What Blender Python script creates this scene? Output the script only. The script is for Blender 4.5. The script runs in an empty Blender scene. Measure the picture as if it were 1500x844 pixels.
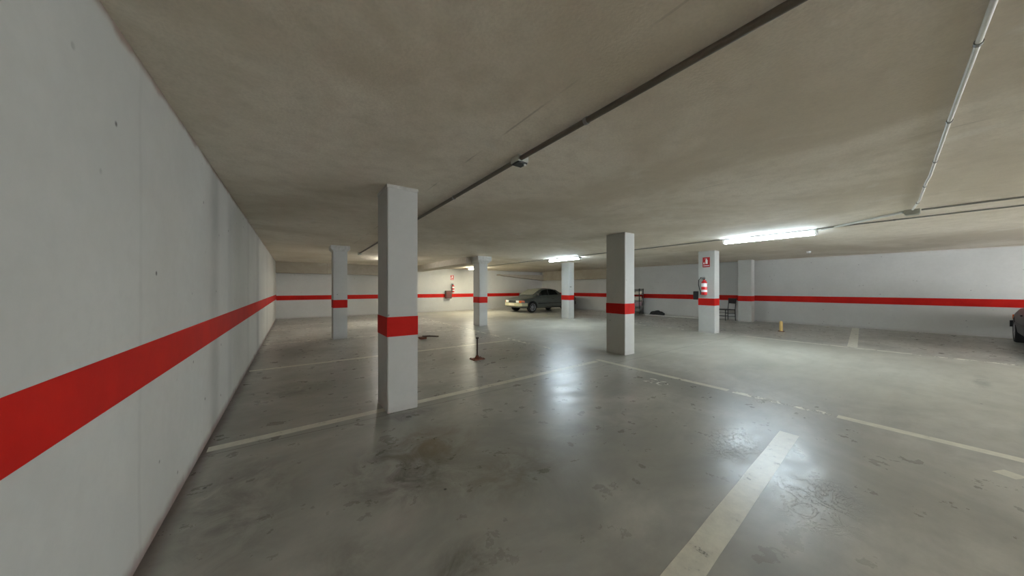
import bpy, bmesh, math, random
from mathutils import Vector, Matrix
random.seed(7)
C = bpy.data.collections.new('garage'); bpy.context.scene.collection.children.link(C)
PI = math.pi
H = 2.47          # ceiling height

# ------------------------------------------------------------------ materials
def srgb(r, g, b):
    f = lambda c: (c/255/12.92) if c/255 <= .04045 else ((c/255+.055)/1.055)**2.4
    return (f(r), f(g), f(b), 1)
class NT:
    def __init__(s, name):
        s.m = bpy.data.materials.new(name); s.m.use_nodes = True
        s.t = s.m.node_tree; s.n = s.t.nodes; s.l = s.t.links
        s.p = s.n['Principled BSDF']; s.tc = s.n.new('ShaderNodeTexCoord')
        s.geo = s.n.new('ShaderNodeNewGeometry')
        s.pos = s.geo.outputs['Position']
    def link(s, a, b): s.l.new(a, b)
    def val(s, x, sock):
        if hasattr(x, 'links'): s.link(x, sock)
        else: sock.default_value = x
    def noise(s, scale, detail=4, rough=.55, vec=None, dist=0, stretch=None):
        v = vec or s.pos
        if stretch:
            mp = s.n.new('ShaderNodeMapping'); mp.inputs['Scale'].default_value = stretch
            s.link(v, mp.inputs['Vector']); v = mp.outputs['Vector']
        n = s.n.new('ShaderNodeTexNoise'); n.inputs['Scale'].default_value = scale
        n.inputs['Detail'].default_value = detail; n.inputs['Roughness'].default_value = rough
        n.inputs['Distortion'].default_value = dist
        s.link(v, n.inputs['Vector']); return n.outputs['Fac']
    def ramp(s, f, a, b, lo=0., hi=1.):
        r = s.n.new('ShaderNodeMapRange'); r.interpolation_type = 'SMOOTHSTEP'
        r.inputs['From Min'].default_value = a; r.inputs['From Max'].default_value = b
        r.inputs['To Min'].default_value = lo; r.inputs['To Max'].default_value = hi
        s.val(f, r.inputs['Value']); return r.outputs['Result']
    def math(s, op, a, b=0.):
        m = s.n.new('ShaderNodeMath'); m.operation = op
        s.val(a, m.inputs[0]); s.val(b, m.inputs[1]); return m.outputs[0]
    def mix(s, f, a, b):
        m = s.n.new('ShaderNodeMix'); m.data_type = 'RGBA'
        s.val(f, m.inputs[0]); s.val(a, m.inputs[6]); s.val(b, m.inputs[7]); return m.outputs[2]
    def xyz(s):
        x = s.n.new('ShaderNodeSeparateXYZ'); s.link(s.pos, x.inputs[0]); return x.outputs
    def spot(s, cx, cy, rx, ry, xyz, soft=1.0):
        a = s.math('DIVIDE', s.math('SUBTRACT', xyz[0], cx), rx)
        b = s.math('DIVIDE', s.math('SUBTRACT', xyz[1], cy), ry)
        d = s.math('SQRT', s.math('ADD', s.math('MULTIPLY', a, a), s.math('MULTIPLY', b, b)))
        return s.ramp(d, 1.0*soft+.0, .15, 0, 1)
    def bump(s, h, strength=.2, dist=.01):
        b = s.n.new('ShaderNodeBump'); b.inputs['Strength'].default_value = strength
        b.inputs['Distance'].default_value = dist; s.link(h, b.inputs['Height'])
        s.link(b.outputs['Normal'], s.p.inputs['Normal'])
    def base(s, c): s.val(c, s.p.inputs['Base Color'])
    def rough(s, r): s.val(r, s.p.inputs['Roughness'])

def plain(name, col, rough=.5, metal=0., var=.08, scale=30, spec=.5, coat=0):
    t = NT(name)
    n = t.noise(scale, 3)
    dark = tuple([c*(1-var*2) for c in col[:3]]+[1]); light = tuple([min(1, c*(1+var)) for c in col[:3]]+[1])
    t.base(t.mix(n, dark, light)); t.rough(rough); t.p.inputs['Metallic'].default_value = metal
    t.p.inputs['Specular IOR Level'].default_value = spec
    t.p.inputs['Coat Weight'].default_value = coat
    return t.m
def wallmat(name, col, streaks=(), dirt=.75, speck=.55):
    t = NT(name); o = t.xyz()
    n1 = t.noise(.9, 4, .6); n2 = t.noise(14, 5, .65)
    base = t.mix(t.ramp(n1, .3, .7), tuple([c*.90 for c in col[:3]]+[1]), col)
    base = t.mix(t.ramp(n2, .35, .7, 0, .35), base, tuple([c*.86 for c in col[:3]]+[1]))
    # fine pitting and a few dark specks
    v = t.n.new('ShaderNodeTexVoronoi'); v.inputs['Scale'].default_value = 5.5; t.link(t.pos, v.inputs['Vector'])
    gate = t.ramp(t.noise(2.3, 2), .46, .56)
    sp = t.math('MULTIPLY', t.ramp(v.outputs['Distance'], .10, .035), gate)
    base = t.mix(t.math('MULTIPLY', sp, speck), base, srgb(70, 66, 62))
    for (yc, w, a) in streaks:
        d = t.math('ABSOLUTE', t.math('ADD', t.math('SUBTRACT', o[1], yc), t.math('MULTIPLY', t.math('SUBTRACT', t.noise(1.2, 3), .5), .12)))
        k = t.math('MULTIPLY', t.ramp(d, w, w*.15), t.ramp(t.noise(2.5, 3), .25, .7, .5*a, a))
        base = t.mix(k, base, srgb(92, 92, 92))
    # rusty dirt at the foot and along the ceiling joint
    nz = t.math('ADD', o[2], t.math('MULTIPLY', t.math('SUBTRACT', t.noise(5, 4), .5), .10))
    base = t.mix(t.ramp(nz, .10, .0, 0, dirt), base, srgb(112, 78, 68))
    base = t.mix(t.ramp(nz, H-.05, H+.0, 0, dirt*.8), base, srgb(128, 92, 70))
    t.base(base); t.rough(.75); t.bump(t.noise(45, 4), .12, .004)
    return t.m
M = {}
M['wall'] = wallmat('painted_plaster', srgb(192, 192, 186), streaks=((4.05, .30, .30), (4.9, .22, .15), (8.4, .45, .3), (2.3, .03, .12), (6.7, .25, .15), (11.2, .5, .2)), speck=.9)
M['wall_plain'] = wallmat('painted_plaster_plain', srgb(196, 196, 192), dirt=.2)
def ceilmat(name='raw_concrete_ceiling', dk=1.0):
    t = NT(name); o = t.xyz()
    n1 = t.noise(.45, 5, .6, dist=.6); n2 = t.noise(6, 6, .7); n3 = t.noise(60, 3)
    c = t.mix(t.ramp(n1, .34, .66), srgb(208, 197, 177), srgb(236, 228, 213))
    c = t.mix(t.ramp(n2, .4, .75, 0, .4), c, srgb(192, 181, 162))
    c = t.mix(t.ramp(t.noise(1.1, 3, .6, dist=1.5), .60, .72, 0, .35), c, srgb(232, 228, 218))
    c = t.mix(t.ramp(n3, .35, .7, 0, .25), c, srgb(190, 180, 164))
    # formwork joints every 2.4 m
    for ax, step in ((0, 2.5),):
        f = t.math('ABSOLUTE', t.math('SUBTRACT', t.math('FRACT', t.math('DIVIDE', o[ax], step)), .5))
        k = t.math('MULTIPLY', t.ramp(f, .004, .0015), t.ramp(t.noise(1.6, 2), .45, .6, 0, .35))
        c = t.mix(k, c, srgb(110, 100, 86))
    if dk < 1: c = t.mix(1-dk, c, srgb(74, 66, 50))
    t.base(c); t.rough(.85); t.bump(t.math('ADD', t.math('MULTIPLY', n2, .7), n3), .25, .006)
    return t.m
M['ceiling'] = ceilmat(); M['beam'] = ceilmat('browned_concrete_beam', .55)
def floormat():
    t = NT('polished_concrete_floor'); o = t.xyz()
    n1 = t.noise(.7, 6, .62, dist=.8); n2 = t.noise(5, 6, .68, dist=.15)
    sw = t.noise(1.6, 5, .6, stretch=(1.2, 3.2, 1), dist=.25)       # trowel sweeps
    c = t.mix(t.ramp(n1, .28, .72), srgb(134, 134, 126), srgb(186, 185, 176))
    c = t.mix(t.ramp(n2, .38, .76, 0, .5), c, srgb(154, 152, 143))
    c = t.mix(t.ramp(sw, .36, .80, 0, .55), c, srgb(144, 143, 137))
    # lane paler from dust, with the pool of lamplight painted in
    wob = t.math('MULTIPLY', t.math('SUBTRACT', t.noise(.8, 3), .5), 1.6)
    lane = t.math('MULTIPLY', t.ramp(t.math('ADD', o[0], wob), 4.4, 6.4), t.ramp(t.math('ADD', o[0], wob), 10.9, 9.7))
    c = t.mix(t.math('MULTIPLY', lane, .45), c, t.mix(t.ramp(n2, .3, .7), srgb(162, 159, 143), srgb(186, 182, 167)))
    # oil stains in the near bay, darker patches elsewhere and around column feet
    nn = t.noise(3.2, 6, .7, dist=1.0)
    for (x, y, rx, ry, a, col) in ((.66, 2.35, .55, .62, .95, (62, 60, 50)), (1.0, 2.6, .6, .5, .9, (112, 98, 74)), (.7, 1.36, .25, .2, .8, (60, 56, 48)),
                                   (1.3, 1.9, .7, .5, .7, (106, 98, 82)), (-.3, 2.6, .5, .9, .7, (96, 96, 90)), (2.6, 2.0, 1.0, .4, .45, (104, 102, 98)), (3.0, 3.3, .9, .3, .5, (96, 95, 88)), (.1, 5.0, .9, .5, .7, (98, 96, 86)), (.4, 7.8, 1.1, .5, .7, (96, 90, 78)), (3.2, 11, 1.8, .8, .5, (100, 96, 84)), (9.5, 6.5, 1.6, 1.2, .4, (110, 108, 100)), (13, .2, 1.8, .6, .6, (112, 112, 106)), (13, 3.4, 1.6, .5, .6, (112, 112, 106)), (6.5, 1.9, .9, .35, .4, (120, 118, 108)), (.95, 3.3, .55, .22, .8, (62, 60, 56)), (5.5, 4.0, .7, .5, .55, (84, 82, 76)),
                                   (8.1, -.3, .9, .10, .8, (96, 94, 86)), (.2, 1.7, .3, .3, .4, (84, 80, 70)), (5.5, 9.4, .6, .45, .7, (70, 66, 54)), (1.0, 9.2, .6, .5, .6, (70, 64, 52))):
        k = t.math('MULTIPLY', t.spot(x, y, rx, ry, o), t.ramp(nn, .30, .68))
        c = t.mix(t.math('MULTIPLY', k, a), c, srgb(*col))
    # small black specks
    v = t.n.new('ShaderNodeTexVoronoi'); v.inputs['Scale'].default_value = 3.2; t.link(t.pos, v.inputs['Vector'])
    sp = t.math('MULTIPLY', t.ramp(v.outputs['Distance'], .05, .02), t.ramp(t.noise(1.7, 2), .5, .6))
    c = t.mix(sp, c, srgb(46, 44, 40))
    # joint cut lines
    jn = t.math('ADD', o[1], t.math('MULTIPLY', t.noise(.8, 2), .08))
    j = t.ramp(t.math('ABSOLUTE', t.math('SUBTRACT', jn, 3.48)), .008, .003)
    c = t.mix(t.math('MULTIPLY', j, .7), c, srgb(66, 64, 58))
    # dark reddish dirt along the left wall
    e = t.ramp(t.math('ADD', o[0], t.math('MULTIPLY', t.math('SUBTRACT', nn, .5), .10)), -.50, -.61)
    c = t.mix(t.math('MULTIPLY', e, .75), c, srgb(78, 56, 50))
    t.base(c)
    r = t.ramp(n2, .3, .75, .25, .38)
    r = t.math('ADD', r, t.math('MULTIPLY', t.ramp(sw, .4, .7), .07))
    r = t.math('ADD', r, t.math('MULTIPLY', lane, .12))
    t.rough(r); t.p.inputs['Specular IOR Level'].default_value = .55
    # scaled, flaking patches either side of the painted line
    dm = t.math('ADD', t.spot(3.05, 1.12, .5, .32, o), t.spot(2.72, .45, .45, .28, o))
    fl = t.ramp(t.noise(7, 5, .7, dist=2.2), .50, .54)
    hgt = t.math('ADD', t.math('MULTIPLY', t.math('MULTIPLY', dm, fl), .9), t.math('MULTIPLY', t.noise(26, 4), .05))
    t.bump(hgt, .45, .006)
    return t.m
M['floor'] = floormat()
def paintmat(name, col, wear=.35, rough=.35, wmin=.0):
    t = NT(name)
    n = t.noise(9, 5, .7); n2 = t.noise(1.5, 3)
    c = t.mix(t.ramp(n, .3, .7), tuple([x*.82 for x in col[:3]]+[1]), col)
    t.base(c); t.rough(rough)
    w = t.math('ADD', t.math('MULTIPLY', n, .7), t.math('MULTIPLY', n2, .3))
    t.val(t.ramp(w, wear-.05, wear+.06, wmin, .94), t.p.inputs['Alpha'])
    return t.m
M['line'] = paintmat('floor_paint', srgb(232, 230, 214), .36, .3)
M['line_worn'] = paintmat('worn_floor_paint', srgb(244, 242, 228), .475, .32)
M['digits'] = paintmat('worn_stall_digits', srgb(248, 247, 238), .45, .35)
def redmat(name, a, b):
    t = NT(name); t.base(t.mix(t.ramp(t.noise(2.2, 5, .6), .3, .7), a, b)); t.rough(.7); t.p.inputs['Specular IOR Level'].default_value = .2; t.bump(t.noise(45, 4), .1, .004); return t.m
M['red'] = redmat('red_wall_paint', srgb(172, 20, 12), srgb(190, 26, 15))
M['white_col'] = wallmat('column_paint', srgb(187, 188, 183), dirt=.15)
M['cap'] = plain('column_capital_concrete', srgb(200, 200, 194), .8, var=.2, scale=20)
M['galv'] = plain('galvanised_conduit', srgb(150, 150, 146), .45, .4, scale=12)
M['darkgalv'] = plain('weathered_dark_conduit', srgb(112, 104, 92), .5, .3, var=.25, scale=3)
M['pvc'] = plain('white_conduit', srgb(236, 236, 230), .4)
M['greyplastic'] = plain('grey_plastic', srgb(176, 178, 168), .5)
M['black'] = plain('black_plastic', srgb(28, 28, 30), .5, var=.2)
M['blackmetal'] = plain('black_painted_metal', srgb(44, 46, 48), .45, .2, var=.2)
M['whiteplastic'] = plain('white_plastic', srgb(240, 240, 238), .4)
M['batten'] = plain('white_lamp_housing', srgb(235, 236, 236), .35)
M['fe_red'] = plain('extinguisher_red', srgb(206, 34, 38), .3, var=.06, coat=.5)
M['sign_red'] = plain('sign_red', srgb(190, 36, 40), .4, var=.04)
M['sign_white'] = plain('sign_white', srgb(240, 238, 236), .4, var=.02)
M['car'] = plain('dusty_dark_grey_car_paint', srgb(84, 90, 86), .34, .3, var=.15, scale=6, coat=.4)
M['carblack'] = plain('black_car_paint', srgb(14, 15, 17), .45, .0, var=.15, scale=6, coat=.1)
M['tyre'] = plain('tyre_rubber', srgb(24, 24, 24), .8, var=.2)
M['rim'] = plain('alloy_rim', srgb(150, 152, 156), .35, .7)
M['bumper'] = plain('pale_bumper', srgb(188, 184, 150), .4)  # yellow tint of the warm lamp is painted into the bumper
M['headlight'] = plain('headlight_lens', srgb(235, 236, 230), .12, .1, var=.02)
M['amber'] = plain('amber_lens', srgb(206, 96, 40), .25)
M['redlens'] = plain('red_lens', srgb(150, 24, 24), .25)
M['yellow'] = plain('yellow_post_paint', srgb(222, 190, 118), .5, var=.12, scale=14)
M['rust'] = plain('rusted_steel', srgb(112, 58, 34), .75, .3, var=.3, scale=22)
M['darkrust'] = plain('dark_rusted_steel', srgb(66, 48, 36), .7, .4, var=.3, scale=22)
M['mutedpink'] = plain('faded_red_cover', srgb(106, 62, 58), .5)
M['brownbox'] = plain('brown_grey_cabinet', srgb(82, 62, 54), .5, var=.15)
M['shelf'] = plain('pale_shelf_metal', srgb(196, 198, 192), .45, .2)
M['mauve'] = plain('mauve_cardboard', srgb(176, 150, 156), .8)
M['cream'] = plain('cream_carton', srgb(216, 208, 190), .8)
M['greycarton'] = plain('grey_carton', srgb(128, 128, 124), .8)
M['darkcloth'] = plain('dark_sheeting', srgb(48, 50, 50), .85, var=.25, scale=12)
M['plank'] = plain('pale_board', srgb(214, 214, 208), .6)
def glass():
    t = NT('dark_car_glass'); t.base(srgb(40, 46, 46)); t.rough(.08)
    t.p.inputs['Transmission Weight'].default_value = .55; t.p.inputs['IOR'].default_value = 1.3
    return t.m
M['glass'] = glass()
M['dusty_reflection_glass'] = plain('dusty_reflection_windscreen', srgb(120, 122, 114), .2, .1, var=.1, scale=8)  # grey holds dust and a painted reflection of the pale wall
def emit(name, col, s):
    t = NT(name); t.base((.9, .9, .9, 1)); t.p.inputs['Emission Color'].default_value = col
    t.p.inputs['Emission Strength'].default_value = s; return t.m
LAMP = 60.0; WORLD = 6.5; EXPO = 1.24
M['tube_cool'] = emit('fluorescent_tube_cool', (.72, .88, 1, 1), LAMP)
M['tube_warm'] = emit('fluorescent_tube_warm', (1, .95, .74, 1), LAMP*1.75)
M['tube_fill'] = emit('added_fill_tube_neutral', (1, .97, .90, 1), LAMP*.9)  # tubes of the lamps added as fill
M['led'] = emit('indicator_led', (1, 1, .95, 1), 3)

# ------------------------------------------------------------------ mesh helpers
def bx(bm, x0, x1, y0, y1, z0, z1, bev=0):
    r = bmesh.ops.create_cube(bm, size=1)
    vs = r['verts']
    for v in vs:
        v.co = Vector((x0+(x1-x0)*(v.co.x+.5), y0+(y1-y0)*(v.co.y+.5), z0+(z1-z0)*(v.co.z+.5)))
    if bev:
        es = list({e for v in vs for e in v.link_edges})
        bmesh.ops.bevel(bm, geom=es, offset=bev, segments=2, affect='EDGES', profile=.7)
def cyl(bm, a, b, r, r2=None, seg=16):
    a, b = Vector(a), Vector(b); d = b-a
    m = Matrix.Translation((a+b)/2) @ d.to_track_quat('Z', 'Y').to_matrix().to_4x4()
    bmesh.ops.create_cone(bm, cap_ends=True, segments=seg, radius1=r, radius2=r if r2 is None else r2, depth=d.length, matrix=m)
def tube(bm, pts, r, seg=10):
    pts = [Vector(p) for p in pts]; rings = []
    for i, p in enumerate(pts):
        d = (pts[min(i+1, len(pts)-1)]-pts[max(i-1, 0)]).normalized()
        up = Vector((0, 0, 1)) if abs(d.z) < .9 else Vector((1, 0, 0))
        u = d.cross(up).normalized(); w = u.cross(d)
        rings.append([bm.verts.new(p+r*(math.cos(k*2*PI/seg)*u+math.sin(k*2*PI/seg)*w)) for k in range(seg)])
    for a, b in zip(rings, rings[1:]):
        for k in range(seg): bm.faces.new((a[k], a[(k+1) % seg], b[(k+1) % seg], b[k]))
    bm.faces.new(rings[0]); bm.faces.new(rings[-1][::-1])
def lathe(bm, prof, seg=24, mat=Matrix.Identity(4)):
    rings = []
    for r, z in prof:
        rings.append([bm.verts.new(mat @ Vector((r*math.cos(k*2*PI/seg), r*math.sin(k*2*PI/seg), z))) for k in range(seg)])
    for a, b in zip(rings, rings[1:]):
        for k in range(seg): bm.faces.new((a[k], a[(k+1) % seg], b[(k+1) % seg], b[k]))
    bm.faces.new(rings[0][::-1]); bm.faces.new(rings[-1])
def prism(bm, pts, a, b, axis='y'):
    """polygon pts extruded between a and b along an axis"""
    def P(p, t): return {'y': (p[0], t, p[1]), 'z': (p[0], p[1], t), 'x': (t, p[0], p[1])}[axis]
    A = [bm.verts.new(P(p, a)) for p in pts]; B = [bm.verts.new(P(p, b)) for p in pts]
    bm.faces.new(A); bm.faces.new(B[::-1])
    n = len(pts)
    for i in range(n): bm.faces.new((A[i], B[i], B[(i+1) % n], A[(i+1) % n]))
def obj(name, bm, m, parent=None, smooth=False):
    bmesh.ops.recalc_face_normals(bm, faces=bm.faces)
    me = bpy.data.meshes.new(name); bm.to_mesh(me); bm.free()
    o = bpy.data.objects.new(name, me); C.objects.link(o)
    me.materials.append(M[m] if isinstance(m, str) else m)
    if smooth:
        for p in me.polygons: p.use_smooth = True
        try: me.set_sharp_from_angle(angle=math.radians(40))
        except Exception: pass
    if parent: o.parent = parent
    return o
def B(): return bmesh.new()
def tag(o, label=None, cat=None, group=None, kind=None):
    for k, v in (('label', label), ('category', cat), ('group', group), ('kind', kind)):
        if v: o[k] = v
    return o
def thing(name, loc, label, cat, group=None, rz=0):
    o = bpy.data.objects.new(name, None); C.objects.link(o); o.location = loc; o.rotation_euler = (0, 0, rz)
    o.empty_display_size = .1
    return tag(o, label, cat, group)
def copy_tree(o, parent=None):
    c = o.copy(); C.objects.link(c); c.parent = parent
    for ch in list(o.children): copy_tree(ch, c)
    return c

# ------------------------------------------------------------------ the setting
OX0, OX1, OZ = 7.2, 14.6, 2.35      # opening added in the unseen wall behind the viewpoint to let in fill light
XL = -.615; YB = 16.8; YF = -8.0
def rwx(y): return 15.62-.0625*y          # slanted right wall
bm = B(); prism(bm, [(XL, YF), (rwx(YF), YF), (rwx(YB), YB), (XL, YB)], -.2, 0, 'z')
floor = tag(obj('floor', bm, 'floor'), 'polished grey concrete garage floor', None, None, 'structure')
bm = B(); prism(bm, [(XL-.2, YF-.2), (rwx(YF)+.3, YF-.2), (rwx(YB)+.3, YB+.2), (XL-.2, YB+.2)], H, H+.25, 'z')
tag(obj('ceiling', bm, 'ceiling'), 'low bare concrete ceiling slab', None, None, 'structure')
bm = B(); bx(bm, XL-.2, XL, YF-.2, YB+.2, -.2, H); wl = tag(obj('wall_left', bm, 'wall'), 'long white plastered wall on the left', None, None, 'structure')
bm = B(); bx(bm, XL, rwx(YB)+.3, YB, YB+.2, -.2, H); wb = tag(obj('wall_back', bm, 'wall_plain'), 'white back wall with red stripe', None, None, 'structure')
bm = B(); prism(bm, [(rwx(YF), YF), (rwx(YF)+.3, YF), (rwx(YB)+.3, YB), (rwx(YB), YB)], -.2, H, 'z')
wr = tag(obj('wall_right', bm, 'wall_plain'), 'long white wall on the right with red stripe', None, None, 'structure')
bm = B(); bx(bm, XL, OX0, YF-.2, YF, -.2, H); bx(bm, OX1, rwx(YF)+.3, YF-.2, YF, -.2, H); bx(bm, OX0, OX1, YF-.2, YF, OZ, H); tag(obj('wall_front', bm, 'wall_plain'), 'white wall behind the viewpoint with a wide opening added to let in daylight', None, None, 'structure')
# painted bands
bm = B(); bx(bm, XL-.001, XL+.002, YF, YB, .856, 1.067); obj('painted_stripe', bm, 'red', wl)
bm = B(); bx(bm, XL+.002, rwx(YB), YB-.002, YB+.001, .81, 1.015); obj('painted_stripe', bm, 'red', wb)
bm = B(); prism(bm, [(rwx(YF)-.002, YF), (rwx(YF)+.001, YF), (rwx(YB)+.001, YB-.002), (rwx(YB)-.002, YB-.002)], .825, 1.045, 'z'); obj('painted_stripe', bm, 'red', wr)
# beams
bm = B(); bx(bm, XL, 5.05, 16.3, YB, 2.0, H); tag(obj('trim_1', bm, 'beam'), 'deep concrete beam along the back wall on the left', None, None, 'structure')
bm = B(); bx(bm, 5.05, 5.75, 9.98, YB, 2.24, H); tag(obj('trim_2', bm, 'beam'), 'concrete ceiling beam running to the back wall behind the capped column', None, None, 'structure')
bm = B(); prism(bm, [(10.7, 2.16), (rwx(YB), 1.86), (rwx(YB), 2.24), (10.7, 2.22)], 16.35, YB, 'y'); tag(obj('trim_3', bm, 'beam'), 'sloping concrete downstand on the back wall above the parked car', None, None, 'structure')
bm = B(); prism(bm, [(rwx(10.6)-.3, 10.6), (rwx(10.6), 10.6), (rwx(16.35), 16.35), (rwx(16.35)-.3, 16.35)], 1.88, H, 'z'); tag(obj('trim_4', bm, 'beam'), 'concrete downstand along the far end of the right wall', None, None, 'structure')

# floor paint, part of the floor
def line(pts, w, m='line', name='parking_line'):
    bm = B()
    (x0, y0), (x1, y1) = pts; d = Vector((x1-x0, y1-y0)).normalized(); n = Vector((-d.y, d.x))*w/2
    L = math.hypot(x1-x0, y1-y0); k = max(1, int(L/.25)); a = []
    rnd = random.Random(int(x0*100+y0*37))
    top = []
    for i in range(k+1):
        t = i/k; j = rnd.uniform(-.003, .003)
        p = Vector((x0+(x1-x0)*t, y0+(y1-y0)*t))
        top.append([bm.verts.new((*(p+n*(1+j*8)), .0015)), bm.verts.new((*(p-n*(1+j*6)), .0015))])
    for a, b in zip(top, top[1:]): bm.faces.new((a[0], a[1], b[1], b[0]))
    return obj(name, bm, m, floor)
line([(XL+.03, 3.56), (4.55, 3.72)], .105)
line([(XL+.03, 6.53), (4.55, 6.52)], .10)
line([(XL+.03, 9.43), (4.55, 9.22)], .10, 'line_worn')
line([(XL+.03, 12.3), (4.55, 12.2)], .10, 'line_worn')
line([(-.5, .60), (3.75, .84)], .135)
line([(4.66, 3.80), (4.67, 1.66)], .10)
line([(4.66, 1.60), (4.66, .70)], .10, 'line_worn')
line([(4.66, .66), (4.60, -6)], .11)
line([(4.66, 5.0), (4.68, 13.6)], .10, 'line_worn')
line([(10.45, 8.6), (10.32, 3.3)], .10, 'line_worn')
line([(10.32, 3.3), (10.3, .4)], .11, 'line')
line([(10.3, .35), (10.35, -6)], .10, 'line_worn')
line([(10.42, 1.24), (15.45, 1.76)], .16)
line([(10.42, -1.9), (15.45, -1.7)], .13, 'line_worn')
line([(10.42, 6.9), (14.9, 7.1)], .10, 'line_worn')
line([(4.17, -.24), (4.28, -.295)], .10, 'line', 'painted_square')
cu = bpy.data.curves.new('digits', 'FONT'); cu.body = '20'; cu.size = .33; cu.align_x = 'CENTER'; cu.align_y = 'CENTER'
tmp = bpy.data.objects.new('digits', cu); C.objects.link(tmp)
dg = bpy.context.evaluated_depsgraph_get()
me = bpy.data.meshes.new_from_object(tmp.evaluated_get(dg)); bpy.data.objects.remove(tmp)
me.materials.clear(); me.materials.append(M['digits'])
o = bpy.data.objects.new('stall_number', me); C.objects.link(o); o.parent = floor
o.location = (4.24, 2.40, .0015); o.rotation_euler = (0, 0, -PI/2)

# ------------------------------------------------------------------ columns
CW, CD = .33, .45
def make_column():
    t = thing('column', (0, 0, 0), 'x', 'column', None)
    bm = B(); bx(bm, -CW/2, CW/2, -CD/2, CD/2, 0, H)
    bmesh.ops.bevel(bm, geom=[e for e in bm.edges if abs(e.verts[0].co.z-e.verts[1].co.z) > 1], offset=.008, segments=2, affect='EDGES')
    obj('shaft', bm, 'white_col', t)
    bm = B(); e = .0025
    bx(bm, -CW/2-e, CW/2+e, -CD/2-e, CD/2+e, .822, 1.035)
    bmesh.ops.delete(bm, geom=[f for f in bm.faces if abs(f.normal.z) > .9], context='FACES')
    obj('painted_stripe', bm, 'red', t)
    return t
def cap(t, o, h, ty=0):
    bm = B()
    a, b = CW/2, CD/2
    pts = []
    for z, k in ((H-h, .004), (H-h*.55, o), (H, o)):
        pts.append([bm.verts.new((sx*(a+k), sy*(b+k), z)) for sx, sy in ((-1, -1), (1, -1), (1, 1), (-1, 1))])
    for p, q in zip(pts, pts[1:]):
        for k in range(4): bm.faces.new((p[k], p[(k+1) % 4], q[(k+1) % 4], q[k]))
    bm.faces.new(pts[0][::-1]); bm.faces.new(pts[-1])
    obj('capital', bm, 'cap', t)
c0 = make_column()
cols = [(.985, 3.695, 'nearest and largest white column with red band, standing on the painted bay line'),
        (1.015, 9.53, 'white column with small capital behind the nearest one, close to the left wall'),
        (5.575, 3.945, 'white red-banded column in the middle right, one side in shade'),
        (5.515, 9.755, 'white column with flared capital standing under the end of the ceiling beam'),
        (9.94, 9.73, 'white column in front of the dark parked car'),
        (10.36, 4.2, 'white column carrying the fire extinguisher and its red sign'),
        (14.88, 4.66, 'plain white column close to the right wall beside the black chair')]
CO = []
for i, (x, y, lab) in enumerate(cols):
    c = c0 if i == 0 else copy_tree(c0)
    c.location = (x, y, 0); c['label'] = lab; c['group'] = 'structural columns'; CO.append(c)
cap(CO[1], .06, .15); cap(CO[3], .11, .26)
bm = B(); bx(bm, -CW/2-.005, CW/2+.005, -CD/2-.005, CD/2+.005, H-.035, H); obj('capital', bm, 'cap', CO[0])

# ------------------------------------------------------------------ lamps
def make_lamp(mat):
    t = thing('fluorescent_lamp', (0, 0, H), 'x', 'lamp', 'fluorescent battens')
    bm = B(); prism(bm, [(-.075, -.012), (-.03, 0), (.03, 0), (.075, -.012), (.045, -.05), (-.045, -.05)], -.78, .78, 'y')
    obj('housing', bm, 'batten', t)
    for s in (-1, 1):
        bm = B(); cyl(bm, (s*.045, -.75, -.072), (s*.045, .75, -.072), .0165, seg=14); obj('tube', bm, mat, t, True)
    for s in (-1, 1):
        bm = B(); bx(bm, -.075, .075, s*.765-.015, s*.765+.015, -.095, -.01, .004); obj('end_cap', bm, 'batten', t)
    return t
lamps = [(8.15, 2.2, 'lit fluorescent batten on the ceiling at right, the largest glowing lamp', 'tube_cool'),
         (8.2, 8.2, 'lit fluorescent batten above the column beside the parked car', 'tube_cool'),
         (8.1, 14.75, 'warm lit fluorescent batten near the back wall, half hidden by the capped column', 'tube_warm'),
         (3.0, 12.3, 'added fill batten hidden behind the nearest column, brightening the back left', 'tube_fill'),  # lamp added out of view to lift the back-left corner
         (2.8, -3.4, 'added fill batten unseen behind the viewpoint, nearer the left wall', 'tube_fill'),  # lamp added behind the camera as fill
         (8.15, -4.2, 'unseen fluorescent batten added behind the viewpoint, same row as the large lamp', 'tube_cool')]  # unseen lamp added to extend the row and brighten the room
for x, y, lab, m in lamps:
    t = make_lamp(m); t.location = (x, y, H-.01); t['label'] = lab

# ------------------------------------------------------------------ conduits
def conduit(pts, r, m, lab, clips=0):
    x, y, z = pts[0]
    t = thing('conduit', (x, y, z), lab, 'conduit')
    bm = B(); tube(bm, [(p[0]-x, p[1]-y, p[2]-z) for p in pts], r); obj('pipe', bm, m, t, True)
    a, b = Vector(pts[0]), Vector(pts[-1])
    for i in range(clips):
        # find a point at equal arc fractions
        f = (i+.5)/clips; L = [0]
        for p, q in zip(pts, pts[1:]): L.append(L[-1]+(Vector(q)-Vector(p)).length)
        s = f*L[-1]; k = max(j for j in range(len(pts)-1) if L[j] <= s)
        p = Vector(pts[k]).lerp(Vector(pts[k+1]), (s-L[k])/(L[k+1]-L[k])); d = (Vector(pts[k+1])-Vector(pts[k])).normalized()
        bm = B(); cyl(bm, p-d*.012-Vector((x, y, z)), p+d*.012-Vector((x, y, z)), r+.004, seg=12)
        obj('saddle_clip', bm, 'galv', t, True)
    return t
zc = H-.027
conduit([(1.56, YF+.02, zc), (1.56, 2.0, zc), (1.60, 5.0, zc), (1.70, 10.7, zc)], .020, 'darkgalv', 'grey conduit crossing the ceiling diagonally behind the nearest column top', 9)
conduit([(2.0, -.12, H-.018), (3.58, -.01, H-.018), (5.1, .09, H-.018), (5.4, .12, H-.018), (6.4, .19, H-.018), (7.1, .27, H-.018)], .0105, 'pvc', 'white conduit descending the upper right of the ceiling to the junction box', 5)
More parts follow.
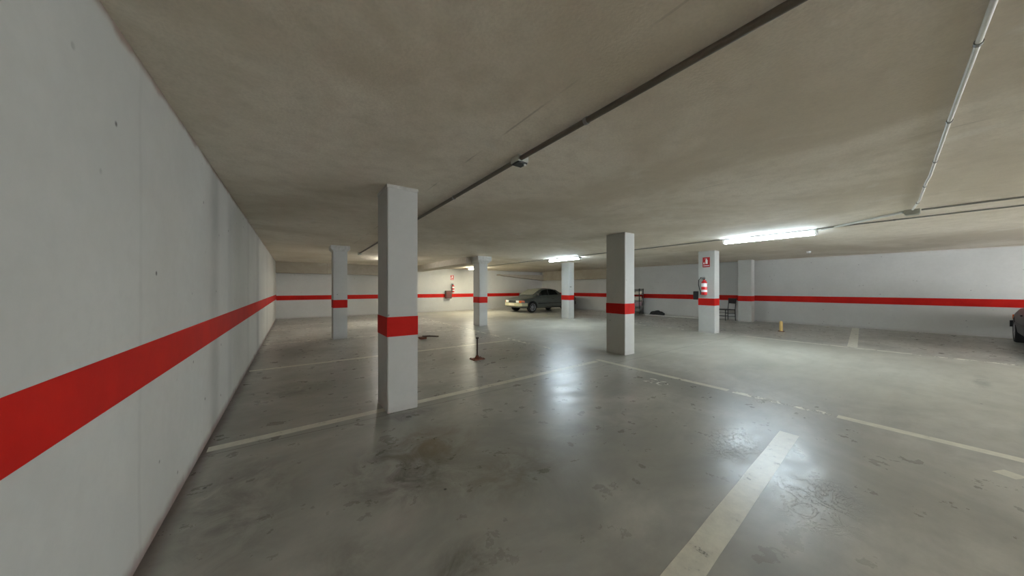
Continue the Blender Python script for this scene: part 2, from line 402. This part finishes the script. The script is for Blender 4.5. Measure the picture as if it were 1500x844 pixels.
conduit([(7.23, YF+.02, H-.016), (7.23, -.6, H-.016), (7.22, .2, H-.016)], .012, 'galv', 'thin grey conduit ending at the junction box, upper of the right-hand pair', 4)
conduit([(7.92, YF+.02, H-.018), (7.93, .0, H-.018), (8.0, 4.0, H-.018), (8.0, 8.0, H-.018), (7.97, 16.2, H-.018)], .011, 'galv', 'thin grey conduit running along the row of lamps, lower of the right-hand pair', 10)
conduit([(7.24, .36, H-.018), (7.6, .75, H-.018), (7.95, 1.15, H-.02), (8.1, 1.40, H-.03)], .018, 'pvc', 'short white cable conduit from the junction box to the largest lamp')
def jbox(x, y, s, h, lab, led=False):
    t = thing('junction_box', (x, y, H), lab, 'junction box')
    bm = B(); bx(bm, -s/2, s/2, -s/2, s/2, -h, 0, .006); obj('case', bm, 'greyplastic', t)
    bm = B(); bx(bm, -s*.42, s*.42, -s*.42, s*.42, -h-.012, -h+.002, .003); obj('cover', bm, 'blackmetal' if led else 'greyplastic', t)
    if led:
        bm = B(); bmesh.ops.create_uvsphere(bm, u_segments=10, v_segments=6, radius=.011, matrix=Matrix.Translation((s*.28, -s*.3, -h-.014))); obj('indicator', bm, 'sign_white', t, True)
    return t
jbox(1.585, 2.12, .11, .05, 'small pale box with dark underside on the diagonal conduit, upper centre', True)
jbox(1.71, 10.75, .10, .06, 'tiny pale box at the far end of the diagonal conduit, beside the small capped column', False)
jbox(7.24, .28, .14, .06, 'square box on the right of the ceiling where three conduits meet', False)
t = thing('smoke_detector', (12.8, 2.42, H), 'small round white detector on the ceiling near the right wall', 'smoke detector')
bm = B(); lathe(bm, [(.055, 0), (.055, -.02), (.045, -.045), (.02, -.055)], 20); obj('housing', bm, 'whiteplastic', t, True)
bm = B(); lathe(bm, [(.018, -.05), (.018, -.065), (.008, -.07)], 12); obj('sensor_cap', bm, 'greyplastic', t, True)

# ------------------------------------------------------------------ extinguishers and signs
def extinguisher(loc, rz, lab, k=1.0):
    """hangs on a wall whose outward normal is local -x"""
    t = thing('fire_extinguisher', loc, lab, 'fire extinguisher', 'fire extinguishers', rz)
    r = .078*k; X = -r-.012; h = .44*k
    bm = B(); lathe(bm, [(r*.86, 0), (r, .015), (r, h*.82), (r*.86, h*.91), (r*.5, h*.98), (r*.32, h), (r*.32, h+.02)], 24, Matrix.Translation((X, 0, 0))); obj('cylinder', bm, 'fe_red', t, True)
    bm = B()
    lathe(bm, [(r+.0015, h*.20), (r+.0015, h*.36)], 24, Matrix.Translation((X, 0, 0)))
    obj('label_band', bm, 'sign_white', t, True)
    bm = B()
    lathe(bm, [(r+.0015, h*.56), (r+.0015, h*.80)], 24, Matrix.Translation((X, 0, 0)))
    obj('label_band', bm, 'sign_white', t, True)
    bm = B(); cyl(bm, (X, 0, h+.01), (X, 0, h+.06*k), r*.28); bx(bm, X-.018, X+.018, -.03*k, .10*k, h+.05*k, h+.066*k); bx(bm, X-.014, X+.014, -.02*k, .11*k, h+.085*k, h+.098*k, .003); obj('valve', bm, 'black', t)
    bm = B(); tube(bm, [(X, .03, h+.04*k), (X-.01, .10*k, h+.07*k), (X-.01, .15*k, h+.01), (X-.01, .155*k, h*.7), (X-.005, .13*k, h*.4), (X, .10*k, h*.22)], .011*k); obj('hose', bm, 'black', t, True)
    bm = B(); cyl(bm, (X, .10*k, h*.22), (X, .085*k, h*.02), .014*k, .022*k, 12); obj('nozzle', bm, 'black', t, True)
    bm = B(); bx(bm, -.014, 0, -.02, .02, h*.5, h*1.02); bx(bm, X+r*.6, 0, -r*.9, r*.9, h*.66, h*.70); obj('bracket', bm, 'blackmetal', t)
    return t
def fe_sign(loc, rz, lab, w=.21, h=.30):
    t = thing('fire_extinguisher_sign', loc, lab, 'sign', 'extinguisher signs', rz)
    bm = B(); bx(bm, -.006, 0, -w/2, w/2, 0, h, .0015); obj('plate', bm, 'sign_red', t)
    bm = B(); X0, X1 = -.008, -.0055
    P = lambda a, b: None
    # white pictogram: bottle, neck, lever, flame, and the caption bar
    prism(bm, [(.02, .10), (-.04, .10), (-.04, .21), (-.025, .232), (.005, .232), (.02, .21)], X0, X1, 'x')
    prism(bm, [(.0, .23), (-.02, .23), (-.02, .25), (.0, .25)], X0, X1, 'x')
    prism(bm, [(.045, .245), (-.025, .25), (-.025, .262), (.045, .257)], X0, X1, 'x')
    prism(bm, [(.075, .09), (.048, .09), (.04, .12), (.052, .135), (.056, .165), (.072, .14), (.08, .115)], X0, X1, 'x')
    obj('pictogram', bm, 'sign_white', t)
    bm = B(); bx(bm, X0, X1, -w*.40, w*.40, .035, .055); obj('caption_bar', bm, 'sign_white', t)
    return t
cx = CO[5].location.x-CW/2; cy = CO[5].location.y
extinguisher((cx, cy+.02, 1.14), 0, 'red fire extinguisher hanging on the white column at right, above its red band')
fe_sign((cx, cy+.0, 1.98), 0, 'small red square sign near the top of the extinguisher column', .2, .3)
extinguisher((7.63, YB, 1.10), PI/2, 'distant red fire extinguisher on the back wall left of the capped column', .95)
fe_sign((7.60, YB, 1.82), PI/2, 'distant small red sign high on the back wall above the far extinguisher', .2, .28)
# dark boxes
def wall_box(loc, rz, w, h, d, m, lab):
    t = thing('wall_box', loc, lab, 'wall box', None, rz)
    bm = B(); bx(bm, -w/2, w/2, -d, 0, 0, h, .012); obj('case', bm, m, t)
    bm = B(); bx(bm, -w*.38, w*.38, -d-.012, -d+.002, h*.12, h*.88, .004); obj('cover', bm, 'mutedpink' if m == 'brownbox' else 'blackmetal', t)
    bm = B(); cyl(bm, (w*.3, -d-.02, h*.5), (w*.3, -d, h*.5), .012, seg=10); obj('latch', bm, 'blackmetal', t)
    return t
wall_box((7.33, YB, .74), 0, .36, .46, .16, 'brownbox', 'brown cabinet fixed over the red stripe of the back wall, beside the far extinguisher')
wall_box((cx+.10, cy+CD/2, .99), PI, .20, .26, .15, 'black', 'small black box on the far side of the extinguisher column')
x, y = CO[4].location.x, CO[4].location.y-CD/2
bm = B(); bx(bm, x-.10, x+.00, y-.008, y, 1.38, 1.42, .002)
tag(obj('name_plate', bm, 'greycarton'), 'small dark plate on the front of the column before the car', 'plate')

# ------------------------------------------------------------------ cars
def make_car(paint, bump, lab, mirror=.93):
    """nose at local x=0 pointing -x, tail at x=4.3, centred on y"""
    t = thing('car', (0, 0, 0), lab, 'car', 'parked cars')
    st = [  # x, bottom z, deck z, half width, nose rounding
        (0.00, .40, .60, .66), (.03, .30, .68, .74), (.14, .26, .73, .80), (.45, .24, .79, .83), (.85, .23, .84, .842), (1.25, .22, .89, .845),
        (1.9, .22, .905, .85), (2.6, .22, .915, .85), (3.2, .22, .925, .845), (3.7, .24, .925, .835), (4.1, .28, .90, .80), (4.24, .34, .86, .75), (4.28, .42, .78, .68)]
    bm = B(); rings = []
    for x, zb, zt, w in st:
        m = (zb+zt)/2
        prof = [(w*.86, zb), (w*.97, zb+.06), (w, m-.05), (w*1.0, m+.07), (w*.975, zt-.10), (w*.93, zt-.03), (w*.84, zt), (w*.45, zt+.012), (0, zt+.016)]
        full = prof+[(-a, b) for a, b in prof[-2::-1]]
        rings.append([bm.verts.new((x, a, b)) for a, b in full])
    n = len(rings[0])
    for a, b in zip(rings, rings[1:]):
        for k in range(n): bm.faces.new((a[k], a[(k+1) % n], b[(k+1) % n], b[k]))
    bm.faces.new(rings[0]); bm.faces.new(rings[-1][::-1])
    body = obj('body', bm, paint, t)
    # wheel arches cut out, result applied here
    bm = B()
    for wx in (.78, 3.32):
        for s in (-1, 1): cyl(bm, (wx, s*.62, .30), (wx, s*1.0, .30), .345, seg=32)
    cut = obj('cutter', bm, paint)
    md = body.modifiers.new('arch', 'BOOLEAN'); md.object = cut; md.operation = 'DIFFERENCE'; md.solver = 'EXACT'
    me = bpy.data.meshes.new_from_object(body.evaluated_get(bpy.context.evaluated_depsgraph_get()))
    body.modifiers.clear(); body.data = me; bpy.data.objects.remove(cut)
    me.materials.clear(); me.materials.append(M[paint])
    for p in me.polygons: p.use_smooth = True
    me.set_sharp_from_angle(angle=math.radians(32))
    # cabin: painted shell, glass set into it
    gs = [(1.18, .885, .70), (1.32, .98, .695), (1.95, 1.285, .60), (2.35, 1.335, .575), (2.75, 1.33, .575), (3.15, 1.27, .60), (3.72, .98, .675), (3.86, .915, .68)]
    bm = B(); rings = []
    for x, z, w in gs:
        wb_ = .74 if 1.2 < x < 3.8 else .70
        x = .9+(x-1.18)*.895
        full = [(wb_, .86), (w*1.0, max(.862, z-.05)), (w*.9, max(.864, z-.012)), (0, z+.012), (-w*.9, max(.864, z-.012)), (-w, max(.862, z-.05)), (-wb_, .86)]
        rings.append([bm.verts.new((x, a, b)) for a, b in full])
    n = 7
    for a, b in zip(rings, rings[1:]):
        for k in range(n): bm.faces.new((a[k], a[(k+1) % n], b[(k+1) % n], b[k]))
    bm.faces.new(rings[0]); bm.faces.new(rings[-1][::-1])
    cabin = obj('cabin', bm, paint, t, True)
    def panel(name, pts, off, m='glass', th=.006):
        """thin solid pane from a planar-ish loop, moved outward by off"""
        bm = B(); o = Vector(off); pts = [(.9+(p[0]-1.18)*.895, p[1], p[2]) for p in pts]
        a = [bm.verts.new(Vector(p)+o) for p in pts]; b = [bm.verts.new(Vector(p)+o*.2) for p in pts]
        bm.faces.new(a); bm.faces.new(b[::-1]); k = len(pts)
        for i in range(k): bm.faces.new((a[i], a[(i+1) % k], b[(i+1) % k], b[i]))
        return obj(name, bm, m, t)
    panel('windscreen', [(1.26, -.62, .955), (1.26, .62, .955), (1.90, .53, 1.262), (1.90, -.53, 1.262)], (-.014, 0, .022), 'dusty_reflection_glass')
    panel('rear_window', [(3.22, -.53, 1.235), (3.22, .53, 1.235), (3.68, .6, 1.00), (3.68, -.6, 1.00)], (.016, 0, .018))
    for s in (-1, 1):
        f = lambda x, z: (x, s*(.74-(z-.86)*.40), z)
        panel('side_window', [f(1.58, .95), f(1.98, 1.20), f(2.42, 1.265), f(2.42, .95)], (0, s*.012, .003))
        panel('side_window', [f(2.50, .95), f(2.50, 1.265), f(2.84, 1.25), f(3.12, 1.19), f(3.30, .97)], (0, s*.012, .003))
    # lamps, grille, bumpers, plate
    bm = B()
    for (x0, x1, z0, z1, w) in ((-.035, .30, .34, .50, .83),):
        pts = [(-.03, -.60), (.04, -.80), (.38, -.875), (.38, -.80), (.38, .80), (.38, .875), (.04, .80), (-.03, .60)]
        pts = [(.40, -.80), (.40, -.872), (.06, -.81), (-.045, -.62), (-.06, 0), (-.045, .62), (.06, .81), (.40, .872), (.40, .80)]
        prism(bm, pts, .36, .52, 'z')
    obj('front_bumper', bm, bump, t)
    bm = B(); prism(bm, [(4.0, -.80), (4.0, -.86), (4.26, -.78), (4.33, -.5), (4.34, 0), (4.33, .5), (4.26, .78), (4.0, .86), (4.0, .80)], .36, .54, 'z'); obj('rear_bumper', bm, paint, t)
    bm = B(); bx(bm, -.012, .1, -.32, .32, .56, .65, .006); g = obj('grille', bm, 'black', t)
    for s in (-1, 1):
        bm = B(); bx(bm, -.022, .12, min(s*.36, s*.62), max(s*.36, s*.62), .55, .665, .01); obj('headlight', bm, 'headlight', t)
        bm = B(); prism(bm, [(-.02, s*.63), (.03, s*.745), (.22, s*.822), (.22, s*.70), (.05, s*.63)], .55, .665, 'z'); obj('indicator', bm, 'amber', t)
        bm = B(); bx(bm, 4.2, 4.295, min(s*.42, s*.72), max(s*.42, s*.72), .62, .76, .01); obj('tail_light', bm, 'redlens', t)
        bm = B()
        if mirror: bx(bm, 1.16, 1.30, s*.70 if s > 0 else -mirror, mirror if s > 0 else -.70, .93, 1.05, .02); obj('wing_mirror', bm, 'black', t)
        else: bm.free()
        bm = B(); bx(bm, 2.2, 2.36, min(s*.845, s*.872), max(s*.845, s*.872), .72, .75, .006); obj('door_handle', bm, 'black', t)
        bm = B(); bx(bm, 1.16, 2.92, min(s*.83, s*.866), max(s*.83, s*.866), .47, .52, .006); obj('rubbing_strip', bm, 'black', t)
    bm = B(); bx(bm, -.075, -.055, -.26, .26, .385, .495, .003); obj('number_plate', bm, 'cream', t)
    for wx in (.78, 3.32):
        for s in (-1, 1):
            mt = Matrix.Translation((wx, s*.74, .30)) @ Matrix.Rotation(PI/2*(-s), 4, 'X')
            bm = B(); lathe(bm, [(.20, -.10), (.28, -.10), (.30, -.07), (.30, .07), (.28, .10), (.20, .10), (.19, .07)], 32, mt)
            w = obj('wheel', bm, 'tyre', t, True)
            bm = B(); lathe(bm, [(.195, .06), (.195, .095), (.175, .085), (.16, .06), (.06, .075), (.05, .09), (.02, .092)], 32, mt)
            for k in range(7):
                a = k*2*PI/7; d = Vector((math.cos(a), math.sin(a), 0))
                cyl(bm, mt @ (d*.05+Vector((0, 0, .082))), mt @ (d*.18+Vector((0, 0, .082))), .016, seg=6)
            obj('rim', bm, 'rim', w, True)
    return t
car = make_car('car', 'bumper', 'dusty dark grey car with pale front bumper parked behind the far column')
car.location = (9.95, 13.98, 0)
car2 = make_car('carblack', 'carblack', 'black car cut off by the right edge, nose close to the right wall', None)
car2.location = (15.42, -1.82, 0); car2.rotation_euler = (0, 0, PI)

# ------------------------------------------------------------------ small floor things
t = thing('bollard', (2.84, 5.14, 0), 'thin rusty post on a bolted base plate, in the middle of the floor', 'bollard')
bm = B(); bx(bm, -.12, .12, -.09, .09, 0, .015, .004); obj('base_plate', bm, 'rust', t)
bm = B(); lathe(bm, [(.07, .012), (.05, .03), (.028, .06), (.024, .075)], 16); obj('collar', bm, 'rust', t, True)
bm = B(); cyl(bm, (0, 0, .05), (0, 0, .40), .014, seg=12); bx(bm, -.022, .022, -.022, .022, .39, .415, .004); obj('post', bm, 'darkrust', t, True)
for a, b in ((-.10, -.07), (.10, -.07), (-.10, .07), (.10, .07)):
    bm = B(); cyl(bm, (a, b, .014), (a, b, .026), .011, seg=6); obj('bolt', bm, 'darkrust', t)
t = thing('folded_barrier', (2.86, 8.05, 0), 'low rusty parking barrier folded flat, beside the nearest column', 'parking barrier')
bm = B(); bx(bm, -.15, .02, -.09, .09, 0, .05, .008); obj('base_box', bm, 'rust', t)
bm = B(); tube(bm, [(-.02, -.06, .06), (.12, -.06, .055), (.34, -.05, .03), (.38, 0, .028), (.34, .05, .03), (.12, .06, .055), (-.02, .06, .06)], .014); obj('folding_arm', bm, 'darkrust', t, True)
bm = B(); cyl(bm, (-.02, -.1, .055), (-.02, .1, .055), .018, seg=12); obj('hinge', bm, 'darkrust', t, True)
t = thing('yellow_bollard', (12.38, 2.97, 0), 'short yellow post standing near the right wall', 'bollard')
bm = B(); lathe(bm, [(.042, .012), (.042, .29), (.034, .31), (.012, .32)], 16); obj('post', bm, 'yellow', t, True)
bm = B(); bx(bm, -.07, .07, -.07, .07, 0, .014, .003); obj('base_plate', bm, 'rust', t)

# chair by the right-wall column
t = thing('chair', (14.84, 5.33, 0), 'black metal-framed chair beside the column at the right wall', 'chair', None, math.radians(234.6))
for sx in (-1, 1):
    for sy, top in ((-1, .44), (1, .93)):
        bm = B(); tube(bm, [(sx*.22, sy*.21, 0), (sx*.21, sy*.20, .44), (sx*.21, sy*(.20 if top < .5 else .25), top)], .014); obj('leg', bm, 'blackmetal', t, True)
bm = B(); bx(bm, -.23, .23, -.23, .21, .43, .465, .012); obj('seat', bm, 'black', t)
bm = B(); bx(bm, -.215, .215, .215, .24, .70, .92, .008); obj('backrest', bm, 'black', t)
for z in (.17, .30):
    for sx in (-1, 1):
        bm = B(); cyl(bm, (sx*.217, -.208, z), (sx*.217, .206, z), .010, seg=8); obj('stretcher', bm, 'blackmetal', t)
bm = B(); cyl(bm, (-.217, -.208, .17), (.217, -.208, .17), .010, seg=8); obj('stretcher', bm, 'blackmetal', t)

# shelf rack with cartons by the right wall, seen past the middle-right column
sx0, sy0 = 14.66, 9.62
rz = math.atan(.0625)
t = thing('shelf_rack', (sx0, sy0, 0), 'pale open metal shelf rack at the right wall, half hidden by the middle right column', 'shelf', None, rz)
W, D, HH = 1.0, .42, 1.32      # along local y, x
for a in (-1, 1):
    for b in (-1, 1):
        bm = B(); x_, y_ = a*(D/2-.015), b*(W/2-.015)
        bx(bm, x_-.015, x_+.015, y_-.015, y_+.015, 0, HH); obj('upright', bm, 'blackmetal' if b < 0 else 'shelf', t)
ZS = (.10, .40, .70, 1.00, 1.27)
for z in ZS:
    bm = B(); bx(bm, -D/2+.032, D/2-.032, -W/2+.003, W/2-.003, z, z+.03, .004); obj('shelf_board', bm, 'blackmetal' if z < .2 else 'galv', t)
def onrack(a, b, z, w, d, h, m, lab):
    q = thing('carton', (sx0+a*math.cos(rz)-b*math.sin(rz), sy0+a*math.sin(rz)+b*math.cos(rz), z), lab, 'box', None, rz)
    bm = B(); bx(bm, -d/2, d/2, -w/2, w/2, 0, h, .004); obj('body', bm, m, q)
    bm = B(); bx(bm, -d/2-.002, d/2+.002, -.02, .02, h-.05, h+.002); obj('tape', bm, 'greycarton', q)
onrack(0, -.23, .431, .42, .30, .20, 'mauve', 'mauve carton on the second lowest shelf of the rack')
onrack(0, -.23, 1.031, .42, .30, .14, 'cream', 'cream carton on the fourth shelf of the rack, just above red band height')
onrack(0, -.22, .131, .42, .30, .17, 'greycarton', 'grey carton on the lowest shelf of the rack')
onrack(0, -.23, .731, .40, .30, .17, 'cream', 'cream carton on the middle shelf of the rack')

# dark bundle and pale board on the floor
bm = B(); bmesh.ops.create_icosphere(bm, subdivisions=4, radius=1)
from mathutils import noise as mn
for v in bm.verts:
    p = v.co.copy(); k = 1+.22*mn.noise(p*2.1)+.08*mn.noise(p*6)
    v.co = Vector((p.x*.20*k, p.y*.36*k, max(-.05, p.z*.17*k)+.05))
for v in bm.verts: v.co.z = max(0, v.co.z)
o = obj('dark_bundle', bm, 'darkcloth', None, True); o.location = (14.80, 8.35, 0)
tag(o, 'low dark crumpled bundle on the floor between shelf rack and chair', 'bundle')
bm = B(); bx(bm, -.03, .03, -1.55, 1.55, 0, .035, .006)
o = obj('pale_board', bm, 'plank'); o.location = (14.50, 7.2, 0); o.rotation_euler = (0, 0, rz)
tag(o, 'long thin pale board lying on the floor along the right wall', 'board')

# ------------------------------------------------------------------ camera
th = math.atan(320/451)
cam = bpy.data.cameras.new('camera'); co = bpy.data.objects.new('camera', cam); C.objects.link(co)
cam.sensor_width = 36; cam.lens = 451/1500*36; cam.clip_start = .02
co.location = (0, 0, 1.35); co.rotation_euler = (PI/2, 0, -th)
sc = bpy.context.scene; sc.camera = co
w = bpy.data.worlds.new('world'); sc.world = w; w.use_nodes = True
w.node_tree.nodes['Background'].inputs[0].default_value = (.93, .96, 1, 1); w.node_tree.nodes['Background'].inputs[1].default_value = WORLD
sc.view_settings.view_transform = 'Standard'; sc.view_settings.look = 'None'
sc.view_settings.exposure = EXPO; sc.view_settings.gamma = 1; sc.view_settings.use_curve_mapping = False
